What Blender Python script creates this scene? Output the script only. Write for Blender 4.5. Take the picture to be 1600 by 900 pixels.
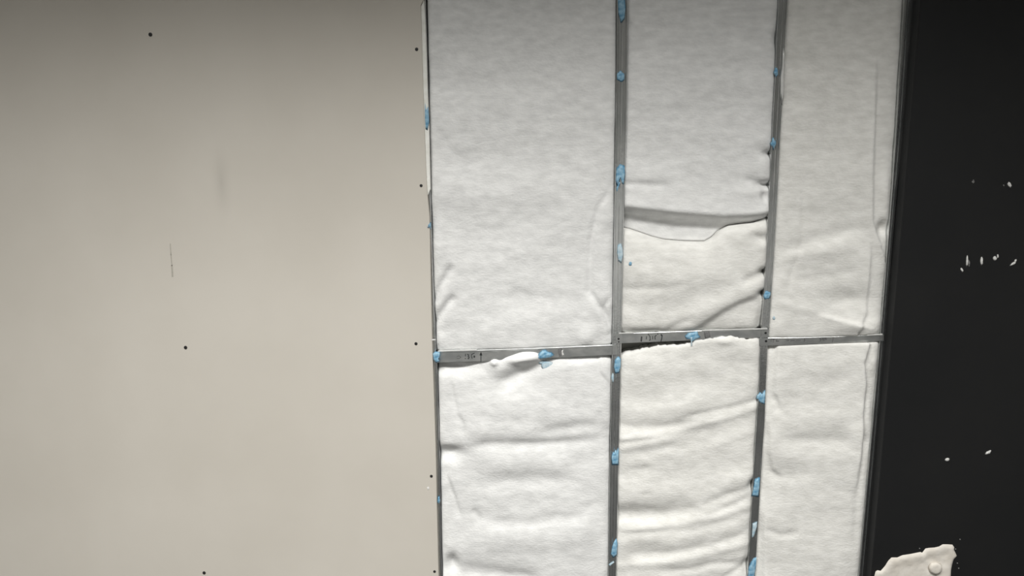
import bpy, math, random
import numpy as np
from mathutils import Matrix, Vector

for o in list(bpy.data.objects):
    bpy.data.objects.remove(o, do_unlink=True)
S = bpy.context.scene
COL = S.collection

# ------------------------------------------------------------------ camera
F = 1155.0                                   # focal length in pixels of the 1600x900 frame
CAM = Vector((0.0, -1.92, 1.62))
PITCH, YAW, ROLL = math.radians(10.7), math.radians(3.5), math.radians(0.35)
ROT = (Matrix.Rotation(YAW, 3, 'Z') @ Matrix.Rotation(math.pi / 2 - PITCH, 3, 'X')
       @ Matrix.Rotation(ROLL, 3, 'Z'))
cd = bpy.data.cameras.new('camera')
cd.sensor_width = 36.0
cd.lens = 36.0 * F / 1600.0
cam = bpy.data.objects.new('camera', cd)
COL.objects.link(cam)
cam.matrix_world = Matrix.Translation(CAM) @ ROT.to_4x4()
S.camera = cam

# ------------------------------------------------------------------ world, lamp, exposure
w = bpy.data.worlds.new('world')
S.world = w
w.use_nodes = True
w.node_tree.nodes['Background'].inputs[0].default_value = (0.6, 0.65, 0.7, 1)
w.node_tree.nodes['Background'].inputs[1].default_value = 0.05
LAMP_W = 140.0
ld = bpy.data.lights.new('ceiling_lamp', 'AREA')
ld.shape = 'RECTANGLE'
ld.size, ld.size_y = 2.8, 0.6
ld.energy = LAMP_W
ld.color = (1.0, 0.985, 0.95)
ld.spread = math.radians(118)
lo = bpy.data.objects.new('ceiling_lamp', ld)
COL.objects.link(lo)
lo.location = (-0.25, -2.0, 3.26)             # recessed flush in the ceiling, facing straight down
S.view_settings.view_transform = 'Standard'
S.view_settings.look = 'None'
S.view_settings.gamma = 1.0
S.view_settings.use_curve_mapping = False
S.view_settings.exposure = 0.0

H = 3.28                                     # ceiling height


# ------------------------------------------------------------------ helpers
def P(px, py, y=0.0):
    """point of the wall plane at depth y seen at a pixel of the photograph"""
    d = ROT @ Vector(((px - 800.0) / F, -(py - 450.0) / F, -1.0))
    t = (y - CAM.y) / d.y
    return CAM + d * t


R3 = np.array(ROT)


def PN(px, py, y):
    d = np.stack([(px - 800.0) / F, -(py - 450.0) / F, -np.ones_like(px)], -1) @ R3.T
    t = (y - CAM.y) / d[..., 1]
    return np.array(CAM) + d * t[..., None]


WL = {}


def mk(name, verts, faces, mat, parent=None, smooth=False, label=None, cat=None, group=None, kind=None):
    v = np.array([tuple(p) for p in verts], dtype=float).reshape(-1, 3)
    base = np.array([(v[:, 0].min() + v[:, 0].max()) / 2, (v[:, 1].min() + v[:, 1].max()) / 2, v[:, 2].min()])
    me = bpy.data.meshes.new(name)
    me.from_pydata((v - base).tolist(), [], faces)
    if smooth:
        me.polygons.foreach_set('use_smooth', [True] * len(me.polygons))
    me.materials.append(mat)
    me.update()
    o = bpy.data.objects.new(name, me)
    COL.objects.link(o)
    WL[o.name] = base
    if parent is not None:
        o.parent = parent
        o.location = base - WL[parent.name]
    else:
        o.location = base
    for k, val in (('label', label), ('category', cat), ('group', group), ('kind', kind)):
        if val:
            o[k] = val
    return o


def box(x0, x1, y0, y1, z0, z1):
    v = [(x, y, z) for x in (x0, x1) for y in (y0, y1) for z in (z0, z1)]
    f = [(0, 1, 3, 2), (4, 6, 7, 5), (0, 4, 5, 1), (2, 3, 7, 6), (0, 2, 6, 4), (1, 5, 7, 3)]
    return v, f


def merge(*parts):
    V, Fc = [], []
    for v, f in parts:
        n = len(V)
        V += list(v)
        Fc += [tuple(i + n for i in q) for q in f]
    return V, Fc


def interp(pts, t):
    """pts: (t, value) list, linear with end-slope extrapolation"""
    pts = sorted(pts)
    T = np.array([p[0] for p in pts], float)
    V = np.array([p[1] for p in pts], float)
    t = np.asarray(t, float)
    r = np.interp(t, T, V)
    s0 = (V[1] - V[0]) / (T[1] - T[0])
    s1 = (V[-1] - V[-2]) / (T[-1] - T[-2])
    r = np.where(t < T[0], V[0] + s0 * (t - T[0]), r)
    return np.where(t > T[-1], V[-1] + s1 * (t - T[-1]), r)


def hash2(i, j, seed):
    n = (i.astype(np.int64) * 374761393 + j.astype(np.int64) * 668265263 + seed * 974634777) & 0x7fffffff
    n = ((n ^ (n >> 13)) * 1274126177) & 0x7fffffff
    return ((n ^ (n >> 16)) & 0xffff) / 65535.0 * 2 - 1


def vnoise(x, y, seed=0):
    i, j = np.floor(x), np.floor(y)
    a, b = x - i, y - j
    a, b = a * a * a * (a * (a * 6 - 15) + 10), b * b * b * (b * (b * 6 - 15) + 10)
    n00, n10 = hash2(i, j, seed), hash2(i + 1, j, seed)
    n01, n11 = hash2(i, j + 1, seed), hash2(i + 1, j + 1, seed)
    return (n00 * (1 - a) + n10 * a) * (1 - b) + (n01 * (1 - a) + n11 * a) * b


# ------------------------------------------------------------------ materials
def nodes(name):
    m = bpy.data.materials.new(name)
    m.use_nodes = True
    nt = m.node_tree
    return m, nt, nt.nodes['Principled BSDF']


def mat(name, c1, c2=None, scale=8.0, stretch=(1, 1, 1), rough=0.8, metal=0.0, bump=0.0, bscale=60.0,
        bstretch=(1, 1, 1), detail=5.0, spec=0.5, lo=0.35, hi=0.65, sheen=0.0, sss=0.0, bdist=0.002):
    m, nt, b = nodes(name)
    N, L = nt.nodes.new, nt.links.new
    tc = N('ShaderNodeTexCoord')
    b.inputs['Roughness'].default_value = rough
    b.inputs['Metallic'].default_value = metal
    b.inputs['Specular IOR Level'].default_value = spec
    if sheen:
        b.inputs['Sheen Weight'].default_value = sheen
        b.inputs['Sheen Roughness'].default_value = 0.6
    if sss:                                            # loose fibre lets light wander a few millimetres
        b.inputs['Subsurface Weight'].default_value = sss
        b.inputs['Subsurface Radius'].default_value = (1, 1, 1)
        b.inputs['Subsurface Scale'].default_value = 0.006
    c2 = c2 or c1
    mp = N('ShaderNodeMapping')
    mp.inputs['Scale'].default_value = stretch
    L(tc.outputs['Object'], mp.inputs['Vector'])
    nz = N('ShaderNodeTexNoise')
    nz.inputs['Scale'].default_value = scale
    nz.inputs['Detail'].default_value = detail
    L(mp.outputs[0], nz.inputs['Vector'])
    rp = N('ShaderNodeValToRGB')
    rp.color_ramp.elements[0].position = lo
    rp.color_ramp.elements[1].position = hi
    rp.color_ramp.elements[0].color = (*c1, 1)
    rp.color_ramp.elements[1].color = (*c2, 1)
    L(nz.outputs['Fac'], rp.inputs['Fac'])
    L(rp.outputs['Color'], b.inputs['Base Color'])
    if bump:
        mp2 = N('ShaderNodeMapping')
        mp2.inputs['Scale'].default_value = bstretch
        L(tc.outputs['Object'], mp2.inputs['Vector'])
        n2 = N('ShaderNodeTexNoise')
        n2.inputs['Scale'].default_value = bscale
        n2.inputs['Detail'].default_value = 6.0
        L(mp2.outputs[0], n2.inputs['Vector'])
        bp = N('ShaderNodeBump')
        bp.inputs['Strength'].default_value = bump
        bp.inputs['Distance'].default_value = bdist
        L(n2.outputs['Fac'], bp.inputs['Height'])
        L(bp.outputs['Normal'], b.inputs['Normal'])
    return m


M_board = mat('plasterboard_paper', (0.605, 0.57, 0.51), (0.65, 0.615, 0.555), scale=2.2, rough=0.9, spec=0.2,
              bump=0.12, bscale=420, bdist=0.0006)
M_glint = mat('flange_glint_white', (0.84, 0.84, 0.78), (0.95, 0.95, 0.91), scale=60, rough=0.85, bump=0.6, bscale=140)  # near-white colour for the stud flange's reflection
FIB = dict(scale=55, stretch=(0.55, 1, 1.2), rough=1.0, spec=0.03, bump=0.6, bscale=210, bstretch=(0.6, 1, 1.1),
           bdist=0.002, detail=10.0, sss=0.5, lo=0.3, hi=0.7)
M_fib = mat('white_fibre', (0.76, 0.763, 0.757), (0.90, 0.903, 0.895), **FIB)
M_fibw = mat('warm_white_fibre', (0.76, 0.755, 0.725), (0.90, 0.895, 0.865), **FIB)
M_zinc = mat('galvanised_steel', (0.66, 0.68, 0.68), (0.80, 0.81, 0.81), scale=45, stretch=(1, 1, 0.35), rough=0.2,
             metal=1.0, bump=0.08, bscale=160)
M_zincn = mat('galvanised_steel_crosspiece', (0.62, 0.64, 0.64), (0.84, 0.85, 0.84), scale=38, stretch=(0.6, 1, 1),
              rough=0.36, metal=1.0, bump=0.15, bscale=90)
M_bright = mat('highlight_steel', (0.78, 0.79, 0.77), (0.90, 0.90, 0.88), scale=60, rough=0.35, metal=0.35)  # pale, barely metallic: paints the highlight on bent edges and rims
M_screw = mat('black_phosphate_steel', (0.012, 0.012, 0.012), (0.03, 0.03, 0.03), scale=200, rough=0.5)
M_blue = mat('blue_adhesive', (0.10, 0.29, 0.47), (0.38, 0.60, 0.74), scale=85, rough=0.45, bump=0.5, bscale=90)
M_bluep = mat('pale_blue_smear', (0.34, 0.50, 0.60), (0.60, 0.70, 0.75), scale=90, rough=0.7)
M_ink = mat('marker_ink', (0.02, 0.03, 0.03), (0.07, 0.07, 0.07), scale=100, rough=0.6)
M_inkf = mat('faded_marker_ink', (0.13, 0.13, 0.13), (0.2, 0.2, 0.2), scale=200, rough=0.6)
M_black = mat('black_paint', (0.008, 0.0086, 0.0094), (0.0115, 0.0117, 0.012), scale=3, rough=0.62, spec=0.35,
              bump=0.12, bscale=260, bdist=0.0008)
M_chip = mat('white_plaster_chip', (0.62, 0.62, 0.60), (0.9, 0.9, 0.88), scale=150, rough=0.8)
M_chipd = mat('dusty_plaster_chip', (0.10, 0.10, 0.10), (0.34, 0.34, 0.33), scale=180, rough=0.9)
M_plast = mat('cream_plaster', (0.70, 0.655, 0.585), (0.84, 0.80, 0.74), scale=22, rough=0.8, bump=0.7, bscale=60)
M_scuff = mat('grey_scuff', (0.42, 0.40, 0.35), (0.50, 0.47, 0.41), scale=120, rough=0.9)
M_conc = mat('dark_concrete', (0.03, 0.03, 0.03), (0.045, 0.045, 0.044), scale=3, rough=0.85, bump=0.2, bscale=40)
M_back = mat('dark_masonry', (0.24, 0.24, 0.22), (0.32, 0.32, 0.29), scale=8, rough=0.95, bump=0.4, bscale=30)
M_room = mat('pale_paint', (0.42, 0.42, 0.41), (0.46, 0.46, 0.45), scale=3, rough=0.9)
M_ceil = mat('white_paint', (0.78, 0.78, 0.77), (0.82, 0.82, 0.81), scale=3, rough=0.9)

# ------------------------------------------------------------------ the room
X0, X1, YB, YF = -2.6, 2.6, 0.048, -4.4
mk('floor', *box(X0 - .1, X1 + .1, YF - .1, YB + .1, -0.1, 0.0), M_conc, kind='structure')
mk('ceiling', *box(X0 - .1, X1 + .1, YF - .1, YB + .1, H, H + 0.1), M_ceil, kind='structure')
mk('wall_back', *box(X0 - .1, X1 + .1, YB, YB + 0.1, 0, H), M_back, kind='structure')
mk('wall_front', *box(X0 - .1, X1 + .1, YF - .1, YF, 0, H), M_ceil, kind='structure')
mk('wall_left', *box(X0 - .1, X0, YF, YB, 0, H), M_room, kind='structure')
mk('wall_side', *box(X1, X1 + .1, YF, YB, 0, H), M_room, kind='structure')


# ------------------------------------------------------------------ generic builders on the wall
def slab(outline, y_front, y_back, bevel=0.0):
    """prism from a list of world (x, z) points, a small chamfer on the front rim"""
    n = len(outline)
    c = np.mean(outline, 0)
    V, Fc = [], []
    o = np.array(outline, float)
    if bevel:
        nrm = []
        for i in range(n):
            d = o[(i + 1) % n] - o[i - 1]
            k = np.array([d[1], -d[0]])
            k /= (np.linalg.norm(k) + 1e-9)
            nrm.append(k)
        nrm = np.array(nrm)
        area = sum(o[i][0] * o[(i + 1) % n][1] - o[(i + 1) % n][0] * o[i][1] for i in range(n))
        if area < 0:
            nrm = -nrm
        inner = o - nrm * bevel
        rings = [(inner, y_front), (o, y_front + bevel), (o, y_back)]
    else:
        rings = [(o, y_front), (o, y_back)]
    for r, y in rings:
        V += [(p[0], y, p[1]) for p in r]
    for k in range(len(rings) - 1):
        for i in range(n):
            j = (i + 1) % n
            Fc.append((k * n + i, k * n + j, (k + 1) * n + j, (k + 1) * n + i))
    Fc.append(tuple(range(n)))
    Fc.append(tuple(reversed(range((len(rings) - 1) * n, len(rings) * n))))
    return V, Fc


def lump(pix, y, thick, rings=4, rough=0.15, seed=1, flat=0.0):
    """irregular domed blob stuck on the plane y, outline given in photograph pixels"""
    rnd = random.Random(seed)
    pts = [P(a, b, y) for a, b in pix]
    o = np.array([(p.x, p.z) for p in pts])
    c = o.mean(0)
    n = len(o)
    V, Fc = [], []
    for k in range(rings):
        s = 1 - k / rings
        hh = thick * (1 - s ** (2 + flat * 6)) ** 0.5 if k else 0.0
        for q in o:
            p = c + (q - c) * s
            V.append((p[0], y - hh * (1 + rnd.uniform(-rough, rough)), p[1]))
    V.append((c[0], y - thick, c[1]))
    for k in range(rings - 1):
        for i in range(n):
            j = (i + 1) % n
            Fc.append((k * n + i, (k + 1) * n + i, (k + 1) * n + j, k * n + j))
    for i in range(n):
        Fc.append(((rings - 1) * n + i, len(V) - 1, (rings - 1) * n + (i + 1) % n))
    # closed underside
    Fc.append(tuple(range(n)))
    return V, Fc


def blob(cx, cy, rx, ry, seed=0, n=12, jag=0.25, rot=0.0):
    rnd = random.Random(seed)
    out = []
    for i in range(n):
        a = 2 * math.pi * i / n
        r = 1 + rnd.uniform(-jag, jag)
        x, y = rx * r * math.cos(a), ry * r * math.sin(a)
        out.append((cx + x * math.cos(rot) - y * math.sin(rot), cy + x * math.sin(rot) + y * math.cos(rot)))
    return out


def ribbon(strokes, y, width):
    """flat pen strokes, each a pixel polyline"""
    V, Fc = [], []
    for st in strokes:
        wd = width
        if isinstance(st, tuple):
            st, wd = st
        for (a, b), (c, d) in zip(st[:-1], st[1:]):
            L = math.hypot(c - a, d - b) + 1e-6
            ux, uy = (c - a) / L, (d - b) / L
            a2, b2, c2, d2 = a - ux * wd * .3, b - uy * wd * .3, c + ux * wd * .3, d + uy * wd * .3
            nx, ny = -uy * wd / 2, ux * wd / 2
            n = len(V)
            for q in ((a2 + nx, b2 + ny), (c2 + nx, d2 + ny), (c2 - nx, d2 - ny), (a2 - nx, b2 - ny)):
                V.append(tuple(P(q[0], q[1], y)))
            Fc.append((n, n + 1, n + 2, n + 3))
    return V, Fc


def screw_head(px, py, y, r, parent, m, recess=True):
    """small round head with a cross recess"""
    c = P(px, py, y)
    V, Fc = [], []
    n = 14
    prof = [(1.0, 0.0), (0.92, 0.35), (0.6, 0.5), (0.28, 0.5), (0.2, 0.15)]
    for rr, hh in prof:
        for i in range(n):
            a = 2 * math.pi * i / n
            k = rr * (1 if rr > 0.4 else (1.25 if i % 4 == 0 else 0.7))
            V.append((c.x + r * k * math.cos(a), y - hh * r * 0.6, c.z + r * k * math.sin(a)))
    for k in range(len(prof) - 1):
        for i in range(n):
            j = (i + 1) % n
            Fc.append((k * n + i, (k + 1) * n + i, (k + 1) * n + j, k * n + j))
    Fc.append(tuple(range((len(prof) - 1) * n, len(prof) * n)))
    Fc.append(tuple(range(n)))
    return mk('screw', V, Fc, m, parent)


# ------------------------------------------------------------------ plasterboard
EDGE = [(-20, 664), (0, 661.5), (8, 657.3), (40, 658.4), (83, 659.6), (133, 661), (170, 662.3), (200, 663.2), (250, 665.2),
        (300, 667.3), (340, 671), (450, 673), (530, 675), (600, 677.2), (700, 680.6), (800, 682.6), (900, 685)]
YD = -0.0125
edge = [P(x, y, YD) for y, x in EDGE]
out = [(X0 + 0.002, 0.01), (P(689, 1000, YD).x + 0.012, 0.01)]
out += [(p.x, p.z) for p in reversed(edge)]
out += [(edge[0].x, H - 0.01), (X0 + 0.002, H - 0.01)]
board = mk('plasterboard_sheet', *slab(out, YD, -0.0004, 0.0007), M_board,
           label='large plain beige plasterboard sheet screwed over the left of the frame', cat='plasterboard')
_nt = M_board.node_tree                                # one faint hand smudge on the paper
_b = _nt.nodes['Principled BSDF']
_c = P(346, 285, YD) - Vector(WL[board.name])
_tc, _mp, _gr, _mx = (_nt.nodes.new(k) for k in ('ShaderNodeTexCoord', 'ShaderNodeMapping', 'ShaderNodeTexGradient', 'ShaderNodeMixRGB'))
_mp.vector_type = 'TEXTURE'
_mp.inputs['Location'].default_value = _c
_mp.inputs['Scale'].default_value = (0.035, 1.0, 0.13)
_gr.gradient_type = 'QUADRATIC_SPHERE'
_mx.blend_type = 'MULTIPLY'
_mx.inputs['Color2'].default_value = (0.86, 0.86, 0.86, 1)
_src = _b.inputs['Base Color'].links[0].from_socket
_nt.links.new(_tc.outputs['Object'], _mp.inputs['Vector'])
_nt.links.new(_mp.outputs[0], _gr.inputs[0])
_nt.links.new(_gr.outputs['Fac'], _mx.inputs['Fac'])
_nt.links.new(_src, _mx.inputs['Color1'])
_nt.links.new(_mx.outputs[0], _b.inputs['Base Color'])
for px, py, r in ((235, 54, 3.1), (651, 77, 2.6), (658, 290, 2.4), (290, 543, 3.0), (650, 537, 2.6), (674, 744, 2.5),
                  (319, 895, 3.0), (679, 893, 2.4)):
    screw_head(px, py, YD - 0.0001, r / 600.0, board, M_screw)
glint_r = [(658, 9), (662.5, 1), (664.5, 30), (666.3, 80), (667.8, 133), (669.2, 165), (670.5, 200), (671.5, 250), (672.6, 296),
      (670.5, 300)]
glint_l = [(668.5, 305), (666.5, 290), (664.6, 250), (662.6, 200), (661.7, 170), (660.4, 133), (659, 83), (657.6, 30)]
q = [P(a, b, -0.008) for a, b in glint_r + glint_l]
mk('flange_glint', *slab([(p.x, p.z) for p in q], -0.009, -0.0005, 0.001), M_glint, board, label='white painted glint of the stud flange')  # white strip stands in for light reflected by the stud flange
mk('scuff_mark', *ribbon([([(266, 381), (267, 398), (268.5, 415)], 1.6), ([(268.5, 415), (269.5, 432)], 2.6)], YD - 0.0003, 2),
   M_scuff, board, label='thin grey vertical scuff')
mk('speck', *lump(blob(669, 763, 1.8, 2.6, 3), YD, 0.0012), M_chip, board, label='white paint speck')


# ------------------------------------------------------------------ metal studs
def stud(name, lev, yf, label, mat_=None, depth=0.044, prof=None):
    """lev: list of (pixel y, left pixel x, right pixel x); swept rolled channel from floor to ceiling"""
    prof = prof or [(0, depth), (0, .0009), (0.035, 0), (0.13, 0), (0.17, .0016), (0.46, .0016), (0.5, .0022), (0.54, .0016),
                    (0.83, .0016), (0.87, 0), (0.965, 0), (1, .0009), (1, depth)]
    rows = []
    ys = sorted([l[0] for l in lev] + [-72, 977])
    for py in ys:
        xl, xr = float(interp([(l[0], l[1]) for l in lev], py)), float(interp([(l[0], l[2]) for l in lev], py))
        a, b = P(xl, py, yf), P(xr, py, yf)
        rows.append((a.x, b.x, (a.z + b.z) / 2))
    a, b = rows[0], rows[-1]
    rows = [(a[0], a[1], H - 0.004)] + rows + [(b[0], b[1], 0.003)]
    V, Fc = [], []
    k = len(prof)
    for xl, xr, z in rows:
        for t, d in prof:
            V.append((xl + (xr - xl) * t, yf + d, z))
    for i in range(len(rows) - 1):
        for j in range(k):
            j2 = (j + 1) % k
            Fc.append((i * k + j, i * k + j2, (i + 1) * k + j2, (i + 1) * k + j))
    Fc.append(tuple(range(k)))
    Fc.append(tuple(reversed(range((len(rows) - 1) * k, len(rows) * k))))
    return mk(name, V, Fc, mat_ or M_zinc, label=label, cat='stud', group='vertical studs of the wall frame')


XRA = [(0, 665), (150, 669.5), (300, 672.8), (450, 677.2), (530, 680.6), (600, 684), (700, 686.5), (800, 688.2), (900, 690.6)]
LA = [(y, float(interp(EDGE, y)) - 9, float(interp(XRA, y))) for y in (0, 100, 200, 300, 400, 500, 600, 700, 800, 900)]
LB = [(0, 963.5, 981), (100, 963, 980.5), (200, 961.5, 979), (300, 960, 976), (400, 959, 973.5), (500, 957.5, 971.5),
      (600, 955, 969.5), (700, 953, 967), (800, 951.7, 965), (900, 950.3, 962.8)]
LC = [(0, 1216.5, 1231), (60, 1214, 1227), (110, 1212, 1225), (150, 1209.5, 1223), (200, 1207, 1220), (300, 1201.8, 1215),
      (400, 1197, 1209.5), (500, 1190.5, 1203), (545, 1187.5, 1199.5), (600, 1186, 1197), (660, 1182, 1195), (700, 1179.3, 1192),
      (800, 1173.5, 1186), (900, 1168, 1180)]
LD = [(0, 1412, 1428), (100, 1406.5, 1419.5), (200, 1400.5, 1412), (300, 1393.5, 1402.5), (400, 1385.5, 1394), (500, 1377.5, 1386),
      (600, 1369, 1378), (700, 1360, 1370), (800, 1351, 1361), (900, 1342, 1352)]
stud_a = stud('metal_stud', LA, 0.0012, 'slim galvanised stud half hidden along the plasterboard edge')
stud_b = stud('metal_stud', LB, 0.0, 'galvanised stud between the wide bay and the creased middle bay')
stud_c = stud('metal_stud', LC, 0.0, 'kinked galvanised stud left of the narrow right insulation bay')
stud_d = stud('metal_stud', LD, 0.0, 'galvanised stud running along the black wall',
              prof=[(0, .044), (0, .001), (0.08, 0), (0.3, 0), (0.36, .003), (0.5, .003), (0.56, 0), (0.72, 0), (0.78, .003),
                    (0.97, .003), (1, .0035), (1, .044)])


def dab(parent, pix, y=-0.0002, th=0.0028, m=None, label=None, seed=1):
    return mk('adhesive_dab', *lump(pix, y, th, 4, 0.35, seed), m or M_blue, parent, True,
              label=label or 'light blue dab')


dab(stud_a, [(664, 160), (666, 172), (669, 166), (670, 175), (671, 190), (668, 204), (665, 202), (664, 185)], -0.0093, 0.002)
dab(stud_a, blob(671.5, 353, 3.2, 6.5, 4), -0.0005, 0.015)
mk('burr', *lump([(674.5, 530), (681, 529.5), (681, 532), (674.5, 532.3)], -0.0125, 0.001), M_bright, stud_a, label='bright burr')
dab(stud_b, blob(957.5, 590, 2.2, 7, 14), m=M_bluep)
dab(stud_a, blob(685.5, 781, 2.2, 5, 5), -0.0005, 0.005)
dab(stud_b, [(965, -4), (976, -6), (978, 12), (976, 30), (970, 36), (966, 20)], th=0.003)
dab(stud_b, blob(969.5, 120, 6, 9, 6))
dab(stud_b, [(963, 263), (969, 256), (976, 259), (977, 272), (975, 288), (972, 287), (970, 278), (966, 284), (964, 292), (961.5, 282)])
mk('adhesive_string', *lump([(963, 294), (967, 284), (969, 285), (966, 295), (964, 300)], -0.0004, 0.002), M_blue, stud_b)
dab(stud_b, [(965, 383), (970, 380), (973, 388), (974, 398), (971, 412), (966, 408), (964, 396)], m=M_bluep, th=0.003)
dab(stud_b, [(961, 562), (966, 557), (970, 560), (970, 574), (967, 583), (961, 584), (959, 574)])
dab(stud_b, [(960, 708), (962, 702), (963.5, 707), (966, 699), (967, 712), (966.5, 727), (956, 727), (955, 716), (958, 706)])
dab(stud_b, [(963, 841), (965, 850), (964, 868), (958, 872), (954, 866), (957, 852)])
mk('adhesive_string', *lump([(951, 882), (958, 877), (960, 878.5), (953, 884.5)], -0.0004, 0.002), M_bluep, stud_b)
dab(stud_c, blob(1212.5, 113, 3.5, 8, 8), th=0.005)
dab(stud_c, blob(1208.5, 224, 4.5, 9, 9, jag=.35), th=0.005)
dab(stud_c, blob(1198.5, 461, 5.5, 7, 10))
dab(stud_c, [(1183, 617), (1188, 613), (1191, 616), (1195.5, 609), (1196, 622), (1195, 632), (1187, 629), (1184, 624), (1181, 622)])
dab(stud_c, [(1180, 749), (1187, 746), (1187, 762), (1185, 777), (1174, 775), (1177, 762)])
mk('adhesive_string', *lump([(1176, 818), (1183, 815), (1183, 822), (1178, 838), (1175, 840)], -0.0004, 0.003), M_bluep, stud_c)
dab(stud_c, [(1177, 874), (1182, 870), (1181, 888), (1178, 906), (1167, 906), (1170, 885)])
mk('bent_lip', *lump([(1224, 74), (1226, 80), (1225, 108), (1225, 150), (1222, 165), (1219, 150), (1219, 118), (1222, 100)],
                     -0.0002, 0.004, 4, 0.2, 7), M_bright, stud_c, True, label='bright bent edge')  # highlight at the kink is put into the colour


# ------------------------------------------------------------------ cross pieces
def crosspiece(top, bot, xl_body, xr_body, tab_l, tab_r, label, screws, yf=-0.0022):
    xs = np.linspace(xl_body, xr_body, 14)
    V, Fc = [], []
    t = interp(top, xs)
    b = interp(bot, xs)
    # rolled section: top flange, front web with folded rims, bottom flange
    prof = [(0.0, 0.010), (0.0, 0.0006), (0.05, 0.0), (0.13, 0.0), (0.16, 0.0006), (0.97, 0.0006),
            (1.0, 0.0010), (1.0, 0.010), (0.93, 0.010), (0.93, 0.003), (0.07, 0.003), (0.07, 0.010)]
    k = len(prof)
    for x, a, c in zip(xs, t, b):
        pa, pc = P(x, a, yf), P(x, c, yf)
        for s, d in prof:
            V.append((pa.x, yf + d, pa.z + (pc.z - pa.z) * s))
    for i in range(len(xs) - 1):
        for j in range(k):
            j2 = (j + 1) % k
            Fc.append((i * k + j, i * k + j2, (i + 1) * k + j2, (i + 1) * k + j))
    Fc.append(tuple(range(k)))
    Fc.append(tuple(reversed(range((len(xs) - 1) * k, len(xs) * k))))
    o = mk('metal_crosspiece', V, Fc, M_zincn, label=label, cat='crosspiece', group='horizontal crosspieces of the wall frame')
    for a, c in (tab_l, tab_r):
        if c - a < 1:
            continue
        pts = [(a, float(interp(top, a)) + .5), (c, float(interp(top, c)) + .3), (c, float(interp(bot, c)) - .3),
               (a, float(interp(bot, a)) - .8)]
        q = [P(x, y, yf) for x, y in pts]
        mk('fixing_tab', *slab([(p.x, p.z) for p in q], yf + 0.0001, yf + 0.0018, 0.0004), M_zincn, o)
    for sx, sy, r in screws:
        screw_head(sx, sy, yf - 0.0002, r / 600.0, o, M_screw)
    # lit upper edge: highlight painted as a pale rim, added further down
    return o


T1, B1 = [(682, 549), (752, 546.8), (860, 543), (960, 538.6)], [(682, 567), (745, 565), (800, 562.5), (960, 554.8)]
T2, B2 = [(966, 521), (1005, 519.8), (1100, 516.3), (1198, 513.8)], [(966, 536.8), (1085, 532), (1198, 526.8)]
T3, B3 = [(1188, 528), (1250, 527.5), (1300, 526.2), (1378, 522.8)], [(1188, 541), (1260, 537.8), (1300, 536), (1378, 533.2)]
cr1 = crosspiece(T1, B1, 685, 956.5, (679, 685), (956.5, 964), 'steel crosspiece of the wide left bay, lowest of the three', ())
cr2 = crosspiece(T2, B2, 972, 1189.5, (962, 972), (1189.5, 1200), 'steel crosspiece of the middle bay with a dark gap below',
                 ((966.5, 529.5, 1.7), (966.8, 534.2, 1.2), (1196.3, 520.3, 1.9)))
cr3 = crosspiece(T3, B3, 1200, 1376.5, (1186, 1200), (1376.5, 1381), 'slim steel crosspiece of the narrow right bay', ((1197, 533, 2.0),), -0.0024)
for o_, seg, T in ((cr1, (684, 745), T1), (cr2, (967, 990), T2), (cr2, (1097, 1199), T2), (cr3, (1355, 1379), T3)):
    xs = np.linspace(seg[0], seg[1], 8)
    tp = interp(T, xs)
    q = [(x, a - 0.9) for x, a in zip(xs, tp)] + [(x, a + 1.0) for x, a in zip(xs[::-1], tp[::-1])]
    q = [P(x, y, -0.004) for x, y in q]
    mk('upturned_rim', *slab([(p.x, p.z) for p in q], -0.0042, -0.002, 0.0006), M_bright, o_, label='bright upturned rim')  # lit top edge put into the rim's colour

YW = -0.0028
mk('marker_writing', *ribbon([
    ([(727.2, 553), (727.2, 556.5)], 1.0), ([(726.5, 560), (727.5, 560.4)], 1.0),
    ([(730.3, 553.6), (732.3, 554.8), (731.5, 557), (733, 558.2), (732.3, 560.5), (731, 560)], 1.2),
    ([(741.2, 551.8), (737, 553.8), (736.6, 556), (737.6, 560)], 1.1), ([(740.6, 556), (741.8, 556.4), (741.6, 558.4), (740.4, 558.2), (740.6, 556)], 1.0),
    ([(751.4, 553), (751.4, 566)], 1.2), ([(750, 555), (751.4, 551.2), (752.8, 555)], 1.4), ([(750.4, 554.2), (752.4, 554.2)], 1.6)],
    YW + 0.0001, 1.0), M_ink, cr1, label='black handwritten number and arrow')
mk('stamp_mark', *ribbon([([(714, 557), (717, 556), (720, 558), (718, 560), (714, 560)], 0.8)], YW + 0.0001, 1), M_inkf, cr1)
mk('dark_smear', *lump([(872, 544.6), (878, 543.4), (878, 556), (874, 557.5), (872, 552)], YW + 0.0006, 0.0006), M_inkf, cr1)
mk('white_smear', *lump([(877.5, 548), (880, 546.5), (879.5, 550), (881.5, 554.5), (878, 555.5)], YW, 0.0008), M_chip, cr1)
mk('marker_writing', *ribbon([
    ([(1002.6, 526.5), (1002, 533)], 2.3),
    ([(1010.2, 526), (1009.8, 530)], 1.1), ([(1012.8, 522), (1015.6, 526), (1016, 531), (1014.6, 532)], 1.1),
    ([(1019.6, 525.3), (1019.8, 530)], 1.0), ([(1025.5, 523.8), (1023.4, 525.8), (1023.6, 530.2)], 1.2), ([(1027.5, 521.7), (1028, 522.2)], 1.5),
    ([(1033.2, 523), (1034.6, 525), (1033.8, 530), (1032.6, 533.6)], 1.4), ([(1033, 523), (1034.6, 524.8)], 2.0)], YW + 0.0001, 1.0),
   M_ink, cr2, label='black handwritten number')
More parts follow.
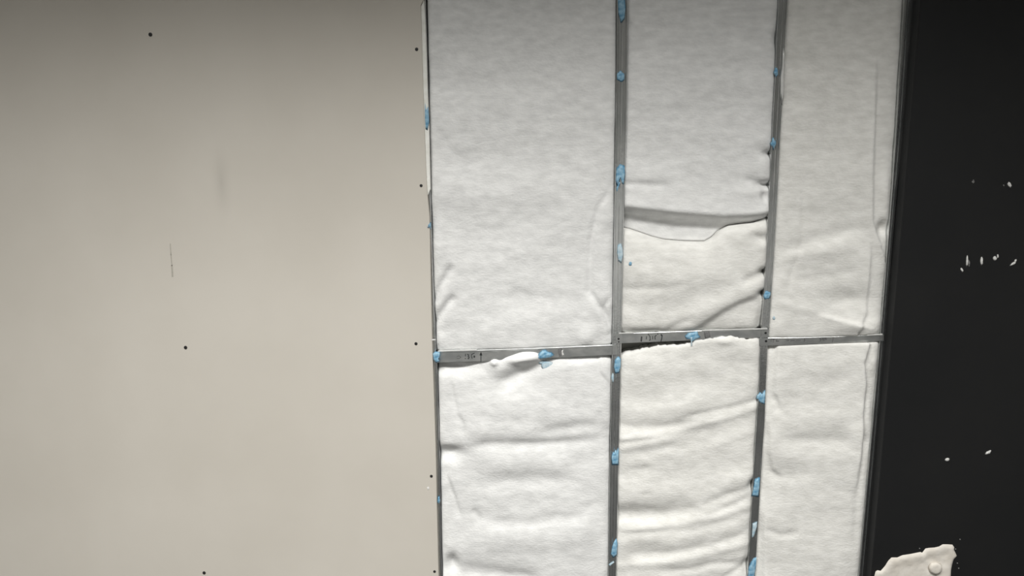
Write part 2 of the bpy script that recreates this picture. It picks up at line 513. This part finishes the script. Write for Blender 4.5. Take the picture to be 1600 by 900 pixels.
mk('marker_writing', *ribbon([
    ([(1204.5, 530.5), (1211, 530.2)], .9), ([(1208.8, 530.5), (1208.5, 535)], 1.2), ([(1205, 531), (1205, 534)], .8),
    ([(1214, 530), (1213.5, 533), (1216.8, 532.8)], 1.4), ([(1228.5, 532.3), (1233, 532.2)], 1.5), ([(1235, 532.4), (1242, 532.0)], 1.5),
    ([(1243.5, 532.2), (1250.5, 532)], 1.6), ([(1256.5, 529.5), (1257.5, 531), (1256.5, 534)], 1.2),
    ], YW - 0.0001, 1.0), M_inkf, cr3, label='faded handwriting beside the stud')
mk('marker_writing', *ribbon([
    ([(1281, 528.5), (1282.5, 530), (1282, 533)], 1.2), ([(1284, 530.5), (1286.5, 529), (1287, 532)], 1.2),
    ([(1288.5, 531), (1289, 528.2), (1291, 530.5), (1291.5, 528)], 1.3), ([(1302.6, 528), (1301, 534)], 1.6)], YW - 0.0001, 1.0),
   M_inkf, cr3, label='faded handwriting')
dab(cr1, [(676, 552), (680, 549), (687, 550), (688, 556), (685, 561), (688, 565), (681, 567), (677, 562)], -0.0135, 0.004)
dab(cr1, [(838, 560), (842, 552), (847, 547.5), (852, 546.5), (856, 550), (862, 551), (866.5, 555), (860, 558.5), (850, 560), (842, 561)],
    -0.006, 0.006)
dab(cr2, [(1070, 525), (1076, 520), (1083, 519), (1090, 517), (1091, 523), (1095, 527), (1088, 530), (1081, 534), (1079, 530), (1072, 530)],
    -0.004, 0.004)
mk('adhesive_string', *lump([(1079, 527), (1081.5, 526), (1081.5, 540), (1080, 541)], -0.007, 0.0015), M_bluep, cr2)
dab(cr2, [(1100, 519), (1108, 518), (1110, 526), (1102, 529)], -0.0029, 0.0006, M_inkf, 'dark smear')


# ------------------------------------------------------------------ insulation batts
def seg_field(x, y, poly):
    """distance, side sign and 0..1 arc position of every point relative to a pixel polyline"""
    best = np.full(x.shape, 1e9)
    side = np.zeros(x.shape)
    arc = np.zeros(x.shape)
    L = [math.hypot(c - a, d - b) for (a, b), (c, d) in zip(poly[:-1], poly[1:])]
    tot, acc = sum(L), 0.0
    for ((a, b), (c, d)), l in zip(zip(poly[:-1], poly[1:]), L):
        dx, dy = (c - a) / l, (d - b) / l
        t = np.clip((x - a) * dx + (y - b) * dy, 0, l)
        ex, ey = x - a - dx * t, y - b - dy * t
        D = np.hypot(ex, ey)
        m = D < best
        best = np.where(m, D, best)
        side = np.where(m, np.sign(dx * (y - b) - dy * (x - a)), side)
        arc = np.where(m, (acc + t) / tot, arc)
        acc += l
    return best, side, arc


def features(x, y, feats):
    h = np.zeros(x.shape)
    for f in feats:
        k = f[0]
        if k == 'g':                                   # soft bump or dent
            _, cx, cy, rx, ry, A = f
            h += A * np.exp(-((x - cx) / rx) ** 2 - ((y - cy) / ry) ** 2)
            continue
        _, poly, A, wd = f[:4]
        e0, e1 = (f[4] if len(f) > 4 else (1, 1))      # 1: fade out at that end
        D, sd, arc = seg_field(x, y, poly)
        fade = np.ones(x.shape)
        if e0:
            fade *= np.clip(arc / 0.22, 0, 1) ** .8
        if e1:
            fade *= np.clip((1 - arc) / 0.22, 0, 1) ** .8
        if k == 'r':
            h += A * fade * np.exp(-(D / wd) ** 2)
        elif k == 'f':                                 # lip: raised on the positive side, cut off at the line
            sf = f[5] if len(f) > 5 else 2.5
            s = np.clip((sd * D + sf) / (2 * sf), 0, 1)
            s = s * s * (3 - 2 * s)
            h += A * fade * s * np.exp(-np.maximum(sd * D, 0) / wd)
    return h


def batt(name_label, left, right, top, bot, feats, m, hb=0.0, E=10.0, ew=5.0, seed=1, jag_top=0.0, jag_bot=0.0, ext_up=False,
         ext_dn=False, amp=1.0, step=3.0, et=None, eb=None, lean=0.0):
    """left/right: (y,x) pixel outlines; top/bot: (x,y) pixel outlines; heights in mm in front of the stud faces"""
    xs0 = [p[0] for p in top] + [p[0] for p in bot]
    xm = sum(xs0) / len(xs0)
    wpx = max(float(interp(right, 0) - interp(left, 0)), float(interp(right, 900) - interp(left, 900)))
    nu = int(wpx / step)
    u = np.linspace(0, 1, nu + 1)
    yt, yb = float(interp(top, xm)), float(interp(bot, xm))
    nv = int((yb - yt) / step)
    vv = np.linspace(0, 1, nv + 1)
    # pixel grid
    U, Vv = np.meshgrid(u, vv)
    y = yt + (yb - yt) * Vv
    for _ in range(3):
        xl, xr = interp(left, y), interp(right, y)
        x = xl + (xr - xl) * U
        tt, bb = interp(top, x), interp(bot, x)
        if jag_top:
            tt = tt + jag_top * (vnoise(x / 9, x * 0 + 3, seed) + .7 * vnoise(x / 3.5, x * 0 + 9, seed + 5))
        if jag_bot:
            bb = bb + jag_bot * vnoise(x / 9, x * 0 + 7, seed + 2)
        y = tt + (bb - tt) * Vv
    et = E if et is None else et
    eb = E if eb is None else eb
    h = hb * np.ones(x.shape)
    h -= E * (np.exp(-(x - xl) / ew) + np.exp(-(xr - x) / ew))
    if not ext_up:
        h -= et * np.exp(-(y - tt) / ew)
    if not ext_dn:
        h -= eb * np.exp(-(bb - y) / ew)
    h += features(x, y, feats)
    h += amp * (4.2 * vnoise(x / 100, y / 58, seed) + 2.2 * vnoise(x / 48, y / 26, seed + 1)
                + 0.6 * vnoise(x / 18, y / 12, seed + 2) + 0.2 * vnoise(x / 8, y / 6, seed + 3))
    h = np.clip(h, -43, 60)
    # wall positions: pixel on the stud plane, then straight out of the wall by h
    W = PN(x, y, 0.0)
    W[..., 1] = -h / 1000.0
    rows = [W[i] for i in range(W.shape[0])]
    if ext_up:
        extra = []
        for z in (H - 0.006,) + tuple(np.linspace(H - 0.2, W[0, :, 2].max() + 0.05, 8)):
            r = W[0].copy()
            r[:, 2] = z
            r[:, 1] += 0.002 * np.sin(z * 17 + r[:, 0] * 9)
            extra.append(r)
        rows = extra + rows
    if ext_dn:
        for z in tuple(np.linspace(W[-1, :, 2].min() - 0.04, 0.1, 6)) + (0.006,):
            r = W[-1].copy()
            r[:, 2] = z
            r[:, 1] += 0.002 * np.sin(z * 17 + r[:, 0] * 9)
            rows.append(r)
    G = np.array(rows)
    R, C = G.shape[:2]
    V = G.reshape(-1, 3)
    idx = np.arange(R * C).reshape(R, C)
    fq = np.stack([idx[:-1, :-1], idx[1:, :-1], idx[1:, 1:], idx[:-1, 1:]], -1).reshape(-1, 4).tolist()
    loop = list(idx[0, :]) + list(idx[1:, -1]) + list(idx[-1, ::-1][1:]) + list(idx[::-1, 0][1:-1])
    B = V[loop].copy()
    B[:, 1] = YB - 0.001
    n0, n = len(V), len(loop)
    V = np.concatenate([V, B])
    for i in range(n):
        j = (i + 1) % n
        fq.append([int(loop[i]), int(loop[j]), n0 + j, n0 + i])
    fq.append([n0 + i for i in range(n)])
    o = mk('insulation_batt', V, fq, m, smooth=True, label=name_label, cat='insulation', group='fibre insulation batts in the wall frame')

    def height(px, py):
        k = np.argmin((x - px) ** 2 + (y - py) ** 2)
        return float(h.ravel()[k]) / 1000.0
    return o, height


def gap(poly, d):
    return [(a, b + d) for a, b in poly]


RA = [(y, r + 0.8) for y, r in XRA]
RA[0] = (0, 667)
L1, R1 = RA, [(p[0], p[1] - 0.6) for p in LB]
L2, R2 = [(p[0], p[2] + 0.4) for p in LB], [(p[0], p[1] - 0.4) for p in LC]
L3, R3_ = [(p[0], p[2] + 0.4) for p in LC], [(p[0], p[1] - 0.4) for p in LD]

# wide bay, above the crosspiece
b1u, h1u = batt('smooth white insulation in the wide bay above its crosspiece', L1, R1, [(660, -70), (980, -70)], gap(T1, -0.4), [
    ('r', [(958, 285), (935, 325), (924, 375), (921, 455), (934, 478), (949, 500), (956, 522)], -6.5, 4.5, (1, 0)),
    ('f', [(921, 455), (934, 478), (949, 500), (956, 522)], 7, 14),
    ('f', [(955, 462), (947, 480), (950, 500), (954, 514)], -10, 6),
    ('g', 942, 430, 14, 70, 7), ('g', 915, 528, 12, 16, 8),
    ('r', [(708, 412), (694, 438), (679, 466)], -10, 6, (1, 0)), ('r', [(712, 460), (698, 478), (680, 502)], -10, 6, (1, 0)),
    ('g', 686, 535, 10, 14, 6), ('g', 692, 380, 20, 90, 4),
    ('r', [(700, 340), (780, 300), (860, 290), (940, 310)], 5, 34), ('r', [(680, 255), (760, 250), (850, 262)], -3, 18),
    ('r', [(730, 470), (820, 462), (920, 468)], -1.5, 9),
    ('r', [(690, 200), (700, 235), (735, 250)], -3, 8), ('g', 820, 505, 90, 24, 3)], M_fib, hb=1, seed=3, ext_up=True, eb=3, amp=.8)

# wide bay, below the crosspiece
TOP1L = [(684, 565), (745, 561), (765, 557), (800, 551), (818, 546), (834, 546), (850, 552), (870, 555), (958, 551.6)]
b1l, h1l = batt('puffy white insulation in the wide bay below its crosspiece', L1, R1, TOP1L, [(680, 975), (960, 975)], [
    ('g', 712, 574, 30, 10, -20), ('r', [(858, 562), (826, 578), (800, 592), (775, 606)], -11, 10, (0, 1)),
    ('r', [(760, 582), (800, 567), (838, 557)], 9, 12, (1, 0)), ('g', 822, 556, 20, 8, 19), ('g', 803, 561, 14, 6, 10), ('g', 772, 565, 6, 5, 16), ('g', 800, 632, 60, 22, 7),
    ('f', [(936, 556), (938, 580), (955, 602)], -7, 10, (0, 0)), ('g', 900, 560, 30, 7, -6),
    ('f', [(704, 585), (712, 620), (716, 645), (726, 660), (729, 690)], -5, 10),
    ('g', 702, 709, 24, 12, -26), ('r', [(715, 702), (760, 694), (810, 694), (870, 693), (945, 684)], -6, 8),
    ('r', [(725, 668), (790, 672), (860, 674)], 6, 16), ('g', 880, 650, 50, 14, 4), ('r', [(830, 678), (880, 668), (950, 664)], -4, 8),
    ('f', [(704, 715), (700, 745), (712, 778), (722, 812)], -8, 10), ('r', [(738, 795), (752, 815)], -4, 5),
    ('r', [(745, 722), (820, 722), (900, 722)], 6, 20), ('r', [(760, 752), (840, 748), (910, 752)], -5, 13),
    ('r', [(730, 815), (820, 818), (890, 808), (952, 782)], -4, 9), ('r', [(720, 838), (820, 848), (940, 822)], 7, 24),
    ('g', 706, 884, 10, 17, -22), ('r', [(700, 892), (770, 897), (850, 906)], -10, 13), ('g', 930, 870, 14, 40, -5),
    ('r', [(935, 640), (950, 700)], -3, 7)], M_fib, hb=3, seed=11, ext_dn=True, et=26, amp=1.1)
for i, (a, b, c, d) in enumerate([(855, 572, 8, 9), (848, 566, 6, 4)]):
    mk('blue_smear', *lump(blob(a, b, c, d, 20 + i), -h1l(a, b) - 0.001, 0.0018), M_bluep, b1l, True, label='pale blue smear')

# middle bay, the hanging upper batt
TOP2M = [(972, 357), (985, 359), (1000, 364), (1020, 371), (1040, 376), (1070, 378.5), (1103, 379), (1114, 373), (1125, 362),
         (1140, 354), (1160, 351), (1178, 349), (1190, 345), (1205, 338)]
BOT2U = [(a, b - 0.6) for a, b in TOP2M]
b2u, h2u = batt('white insulation of the middle bay hanging in a shaded fold', L2, R2, [(970, -70), (1225, -70)], BOT2U, [
    ('f', [(1215, 334), (1180, 339), (1130, 341), (1060, 336), (965, 326)], 17, 45, (0, 0), 9),
    ('f', [(965, 329), (1060, 341), (1130, 347), (1170, 345), (1215, 338)], -31, 400, (0, 0), 13),
    ('r', [(975, 287), (1010, 288), (1050, 290)], -5, 5, (0, 1)), ('g', 1000, 270, 40, 12, 3),
    ('g', 1204, 240, 10, 6, -22), ('g', 1201, 289, 16, 5, -22), ('g', 1194, 308, 6, 10, -14), ('r', [(1205, 289), (1180, 284), (1160, 280)], -6, 6),
    ('r', [(1190, 300), (1160, 300), (1130, 298)], 4, 8), ('g', 1190, 262, 16, 16, 6), ('g', 1214, 60, 6, 14, -9), ('g', 983, 40, 6, 10, -5),
    ('g', 1186, 222, 14, 12, 5)], M_fib, hb=1, E=9, seed=21, ext_up=True, amp=.7, eb=0)
# middle bay, the folded batt standing on the crosspiece
b2m, h2m = batt('bulging white insulation with rounded top edge standing on the middle crosspiece', L2, R2, TOP2M, gap(T2, -0.4), [
    ('g', 1080, 410, 160, 38, 9), ('r', [(975, 425), (1060, 430), (1120, 428), (1185, 412)], 6, 22, (0, 1)),
    ('f', [(1078, 520), (1105, 500), (1130, 482), (1155, 470), (1194, 458)], -10, 30, (1, 0), 6),
    ('r', [(1060, 505), (1110, 482), (1160, 456), (1194, 440)], 9, 17),
    ('r', [(975, 470), (1040, 478), (1090, 476)], -3, 12, (0, 1)),
    ('g', 1194, 425, 9, 5, -24), ('r', [(1196, 424), (1175, 432), (1155, 440)], -7, 6, (0, 1)), ('g', 1193, 458, 9, 5, -26),
    ('g', 1188, 372, 14, 8, -10), ('r', [(1170, 360), (1185, 372), (1196, 380)], -5, 6), ('g', 1190, 505, 8, 20, -10),
    ('r', [(975, 450), (1030, 449), (1080, 440)], -2.5, 6, (0, 1)), ('r', [(1040, 516), (1062, 504), (1085, 494)], -4, 6),
    ('g', 1010, 518, 36, 6, -8)], M_fibw, hb=13, E=14, ew=8, seed=31, eb=14, et=24, amp=1.0, jag_bot=1.0)
mk('blue_smear', *lump(blob(985, 412, 2.2, 3.2, 33), -h2m(985, 412) - 0.0006, 0.0014), M_blue, b2m, True, label='tiny blue spot')
# middle bay, below the crosspiece
TOP2L = [(968, 556), (985, 551), (1000, 548.5), (1015, 545), (1030, 541.5), (1045, 541), (1060, 540.5), (1072, 538), (1085, 533.5), (1105, 531), (1118, 527.5), (1134, 525.5), (1146, 526.5), (1158, 529), (1195, 528)]
b2l, h2l = batt('wrinkled white insulation in the middle bay below its crosspiece', L2, R2, TOP2L, [(950, 975), (1180, 975)], [
    ('r', [(970, 640), (1040, 640), (1110, 622)], 5.0, 18, (0, 1)), ('r', [(970, 666), (1040, 668), (1090, 656)], -4.3, 9, (0, 1)),
    ('r', [(970, 684), (1050, 674), (1110, 658), (1188, 636)], 3.7, 6, (0, 0)), ('r', [(1060, 652), (1120, 640), (1188, 624)], -3.1, 4, (1, 0)),
    ('r', [(968, 699), (1040, 686), (1080, 678)], 3.1, 6, (0, 1)), ('r', [(968, 692), (1030, 682)], -1.9, 3, (0, 1)),
    ('r', [(968, 712), (1040, 700), (1120, 690)], -1.9, 7, (0, 1)), ('r', [(1100, 700), (1150, 680), (1186, 668)], 2.5, 9),
    ('r', [(975, 735), (1020, 730)], -1.9, 6), ('r', [(968, 768), (1060, 768), (1120, 756), (1178, 738)], 5.6, 20, (0, 0)),
    ('r', [(966, 806), (1040, 804), (1095, 794)], -11.0, 14, (0, 1)), ('r', [(1090, 790), (1140, 772), (1178, 758)], -3.7, 6, (1, 0)),
    ('r', [(1100, 806), (1150, 786), (1178, 770)], -2.5, 4), ('r', [(966, 824), (1030, 822), (1080, 812), (1140, 800), (1176, 790)], 4.3, 8, (0, 0)),
    ('r', [(975, 832), (1020, 830), (1060, 824)], -2.5, 4), ('r', [(966, 846), (1050, 842), (1120, 828), (1174, 808)], 3.7, 10, (0, 0)),
    ('r', [(980, 870), (1040, 866), (1090, 856), (1110, 848)], -5.0, 8), ('r', [(1110, 850), (1150, 838), (1172, 826)], -2.5, 5),
    ('r', [(964, 884), (1040, 876), (1110, 862), (1170, 846)], 3.7, 7, (0, 0)), ('r', [(1020, 894), (1080, 888), (1120, 878), (1170, 880)], -4.3, 6),
    ('r', [(1125, 905), (1150, 890), (1172, 878)], -3.7, 4, (1, 0)), ('g', 1176, 758, 6, 9, -16), ('g', 1168, 885, 8, 12, -14),
    ('g', 1131, 531, 15, 6, 7), ('g', 1150, 700, 30, 30, 3), ('g', 1010, 770, 8, 4, -3)], M_fibw, hb=4, E=9, ew=4.5, seed=41, jag_top=1.8, ext_dn=True, amp=1.1, et=5)

# narrow bay, above the crosspiece
b3u, h3u = batt('tall white insulation in the narrow right bay above its crosspiece', L3, R3_, [(1225, -70), (1430, -70)], gap(T3, -0.4), [
    ('f', [(1370, 90), (1366, 200), (1363, 280), (1363, 345), (1374, 378)], 11, 60, (1, 0)),
    ('g', 1384, 300, 7, 40, 5), ('g', 1380, 358, 8, 12, -20),
    ('f', [(1359, 370), (1356, 440), (1353, 488), (1343, 512)], 8, 26, (1, 0)),
    ('r', [(1262, 250), (1255, 300), (1252, 380), (1237, 425), (1226, 476)], -2.6, 3.5),
    ('r', [(1212, 392), (1285, 372), (1356, 350)], -4, 10), ('r', [(1212, 408), (1285, 392), (1356, 372)], 4, 12),
    ('g', 1328, 468, 34, 15, -11), ('f', [(1278, 490), (1310, 497), (1345, 506)], 11, 12, (1, 0)),
    ('g', 1325, 508, 22, 9, 6), ('g', 1366, 506, 12, 14, 9), ('r', [(1210, 470), (1240, 478), (1280, 488)], 3, 9),
    ('r', [(1230, 436), (1290, 432), (1350, 420)], -3, 9), ('g', 1215, 510, 14, 16, 4), ('g', 1225, 60, 5, 60, -4)],
    M_fibw, hb=1, E=9, ew=4.5, seed=51, ext_up=True, eb=3, amp=.6)
mk('blue_smear', *lump(blob(1209.5, 497, 2, 2.6, 35), -h3u(1209.5, 497) - 0.0006, 0.0014), M_bluep, b3u, True, label='tiny blue spot')
# narrow bay, below the crosspiece
b3l, h3l = batt('white insulation in the narrow right bay below its crosspiece', L3, R3_, gap(B3, 1.2), [(1165, 975), (1340, 975)], [
    ('f', [(1214, 542), (1210, 580), (1210, 615), (1222, 645)], -13, 24, (0, 1), 4),
    ('g', 1205, 585, 5, 45, 4), ('f', [(1201, 660), (1201, 705), (1207, 735), (1226, 748)], -11, 22, (1, 1), 4),
    ('f', [(1193, 800), (1192, 850), (1193, 940)], -10, 22, (1, 0), 4),
    ('f', [(1357, 537), (1349, 566), (1352, 600), (1348, 640), (1347, 690), (1338, 770)], 15, 40, (0, 1)),
    ('g', 1364, 565, 7, 16, 7), ('g', 1352, 690, 6, 14, -8), ('g', 1357, 640, 4, 20, 4),
    ('r', [(1215, 658), (1270, 660), (1335, 655)], 4, 20), ('r', [(1210, 685), (1270, 688), (1335, 686)], -4, 10),
    ('r', [(1205, 712), (1270, 714), (1335, 708)], 3, 14), ('r', [(1210, 745), (1270, 742)], -3, 9),
    ('r', [(1193, 826), (1220, 836), (1250, 832)], -4, 5), ('r', [(1230, 590), (1290, 600), (1340, 580)], -3, 12),
    ('r', [(1345, 700), (1338, 780), (1334, 860)], -3, 5)], M_fibw, hb=2, E=8, ew=4, seed=61, ext_dn=True, amp=.8, et=2)

# ------------------------------------------------------------------ the black wall
BK = [(-20, 1429.2), (0, 1427.5), (300, 1403), (540, 1382.5), (900, 1351.5)]
yk = -0.036
pts = [P(x, y, 0.0) for y, x in BK]
o_ = [(p.x, p.z) for p in pts]
out = [(o_[0][0], H - 0.004)] + o_ + [(o_[-1][0] - 0.004, 0.004), (X1 - 0.004, 0.004), (X1 - 0.004, H - 0.004)]
bw = mk('wall_right', *slab(out, yk, YB - 0.002, 0.0016), M_black, kind='structure',
        label='matt black painted wall at the right with white plaster marks')
CH = [(1520.5, 284, 2.2, 3.6, 0.1, M_chipd), (1577.5, 289, 3.0, 4.6, -0.5, M_chip), (1568, 290, 1.2, 1.6, 0, M_chipd),
      (1511, 408, 1.8, 8.5, 0.05, M_chip), (1514, 412, 1.4, 6, 0.0, M_chipd), (1533.7, 408, 2.2, 6.8, -0.05, M_chip), (1554.5, 403.5, 3.0, 4.0, 0, M_chip),
      (1559, 400.5, 1.6, 3.2, 0.0, M_chip), (1582.5, 412, 2.0, 5.4, 0.95, M_chip), (1586.5, 407.5, 1.6, 3, 0.4, M_chip), (1503, 422, 2.0, 3.4, -0.4, M_chip),
      (1480, 718, 4.0, 2.7, -0.3, M_chip), (1544, 707, 5.2, 2.5, -0.5, M_chip)]
for i, (a, b, rx, ry, rot, m) in enumerate(CH):
    mk('plaster_chip', *lump(blob(a, b, rx, ry, 50 + i, 10, 0.2, rot), yk, 0.0025, 3, .3, i), m, bw, True)
for i, (a, b) in enumerate([(1493, 858), (1496, 880), (1498, 888), (1437, 857), (1500, 843)]):
    mk('plaster_chip', *lump(blob(a, b, 1.2, 1.0, 70 + i, 8), yk, 0.001, 3), M_chipd, bw, True)

# cream plaster patch: raised rim, worn middle, a round knob of filler
ring = [(1365.5, 903), (1368, 893), (1371, 891), (1376, 892), (1383, 884), (1388, 876), (1393, 871), (1402, 871), (1410, 867.5), (1420, 866),
        (1438, 862.5), (1441, 863.5), (1446, 857), (1452, 856), (1460, 855.5), (1467, 854), (1473, 850.5), (1480, 850.5), (1488, 851),
        (1491, 855), (1490.5, 859), (1492.5, 863), (1495, 868.5), (1493, 871), (1490, 874), (1487.5, 882), (1486, 890), (1485.5, 900), (1483, 918),
        (1474, 932), (1450, 940), (1420, 938), (1390, 930), (1370, 918)]
from mathutils.geometry import delaunay_2d_cdt
n = len(ring)
pin = [Vector(p) for p in ring]
RX, RY = np.array([p[0] for p in ring]), np.array([p[1] for p in ring])
for gx in np.arange(1364, 1498, 2.5):
    for gy_ in np.arange(849, 942, 2.5):
        D, _, _ = seg_field(np.array([gx]), np.array([gy_]), ring + ring[:1])
        if D[0] > 1.2:
            pin.append(Vector((gx + 0.37 * math.sin(gy_ * 3), gy_ + 0.31 * math.sin(gx * 5))))
vv, _, tris, *_ = delaunay_2d_cdt(pin, [], [list(range(n))], 1, 1e-4)
vx, vy = np.array([v[0] for v in vv]), np.array([v[1] for v in vv])
D, _, _ = seg_field(vx, vy, ring + ring[:1])
hh = 4.6 * (1 - np.exp(-D / 1.6)) - 2.6 / (1 + np.exp(-(D - 11) / 2.2))
hh += 0.8 * vnoise(vx / 11, vy / 8, 5) + 0.3 * vnoise(vx / 5, vy / 4, 6)
hh -= 1.6 * np.exp(-((vx - 1468) / 9) ** 2 - ((vy - 872) / 13) ** 2)
hh = np.where(D < 0.05, 0, hh)
V = [tuple(P(a, b, yk) + Vector((0, -c / 1000.0, 0))) for a, b, c in zip(vx, vy, hh)]
Fc = [tuple(t) for t in tris]
patch = mk('plaster_patch', V, Fc, M_plast, bw, True, label='ragged cream plaster patch on the black wall')
mk('filler_knob', *lump(blob(1461, 887, 11, 9.5, 91, 20, 0.06), yk - 0.003, 0.009, 6, 0.04, 2, 0.3), M_plast, patch, True, label='round knob of filler')
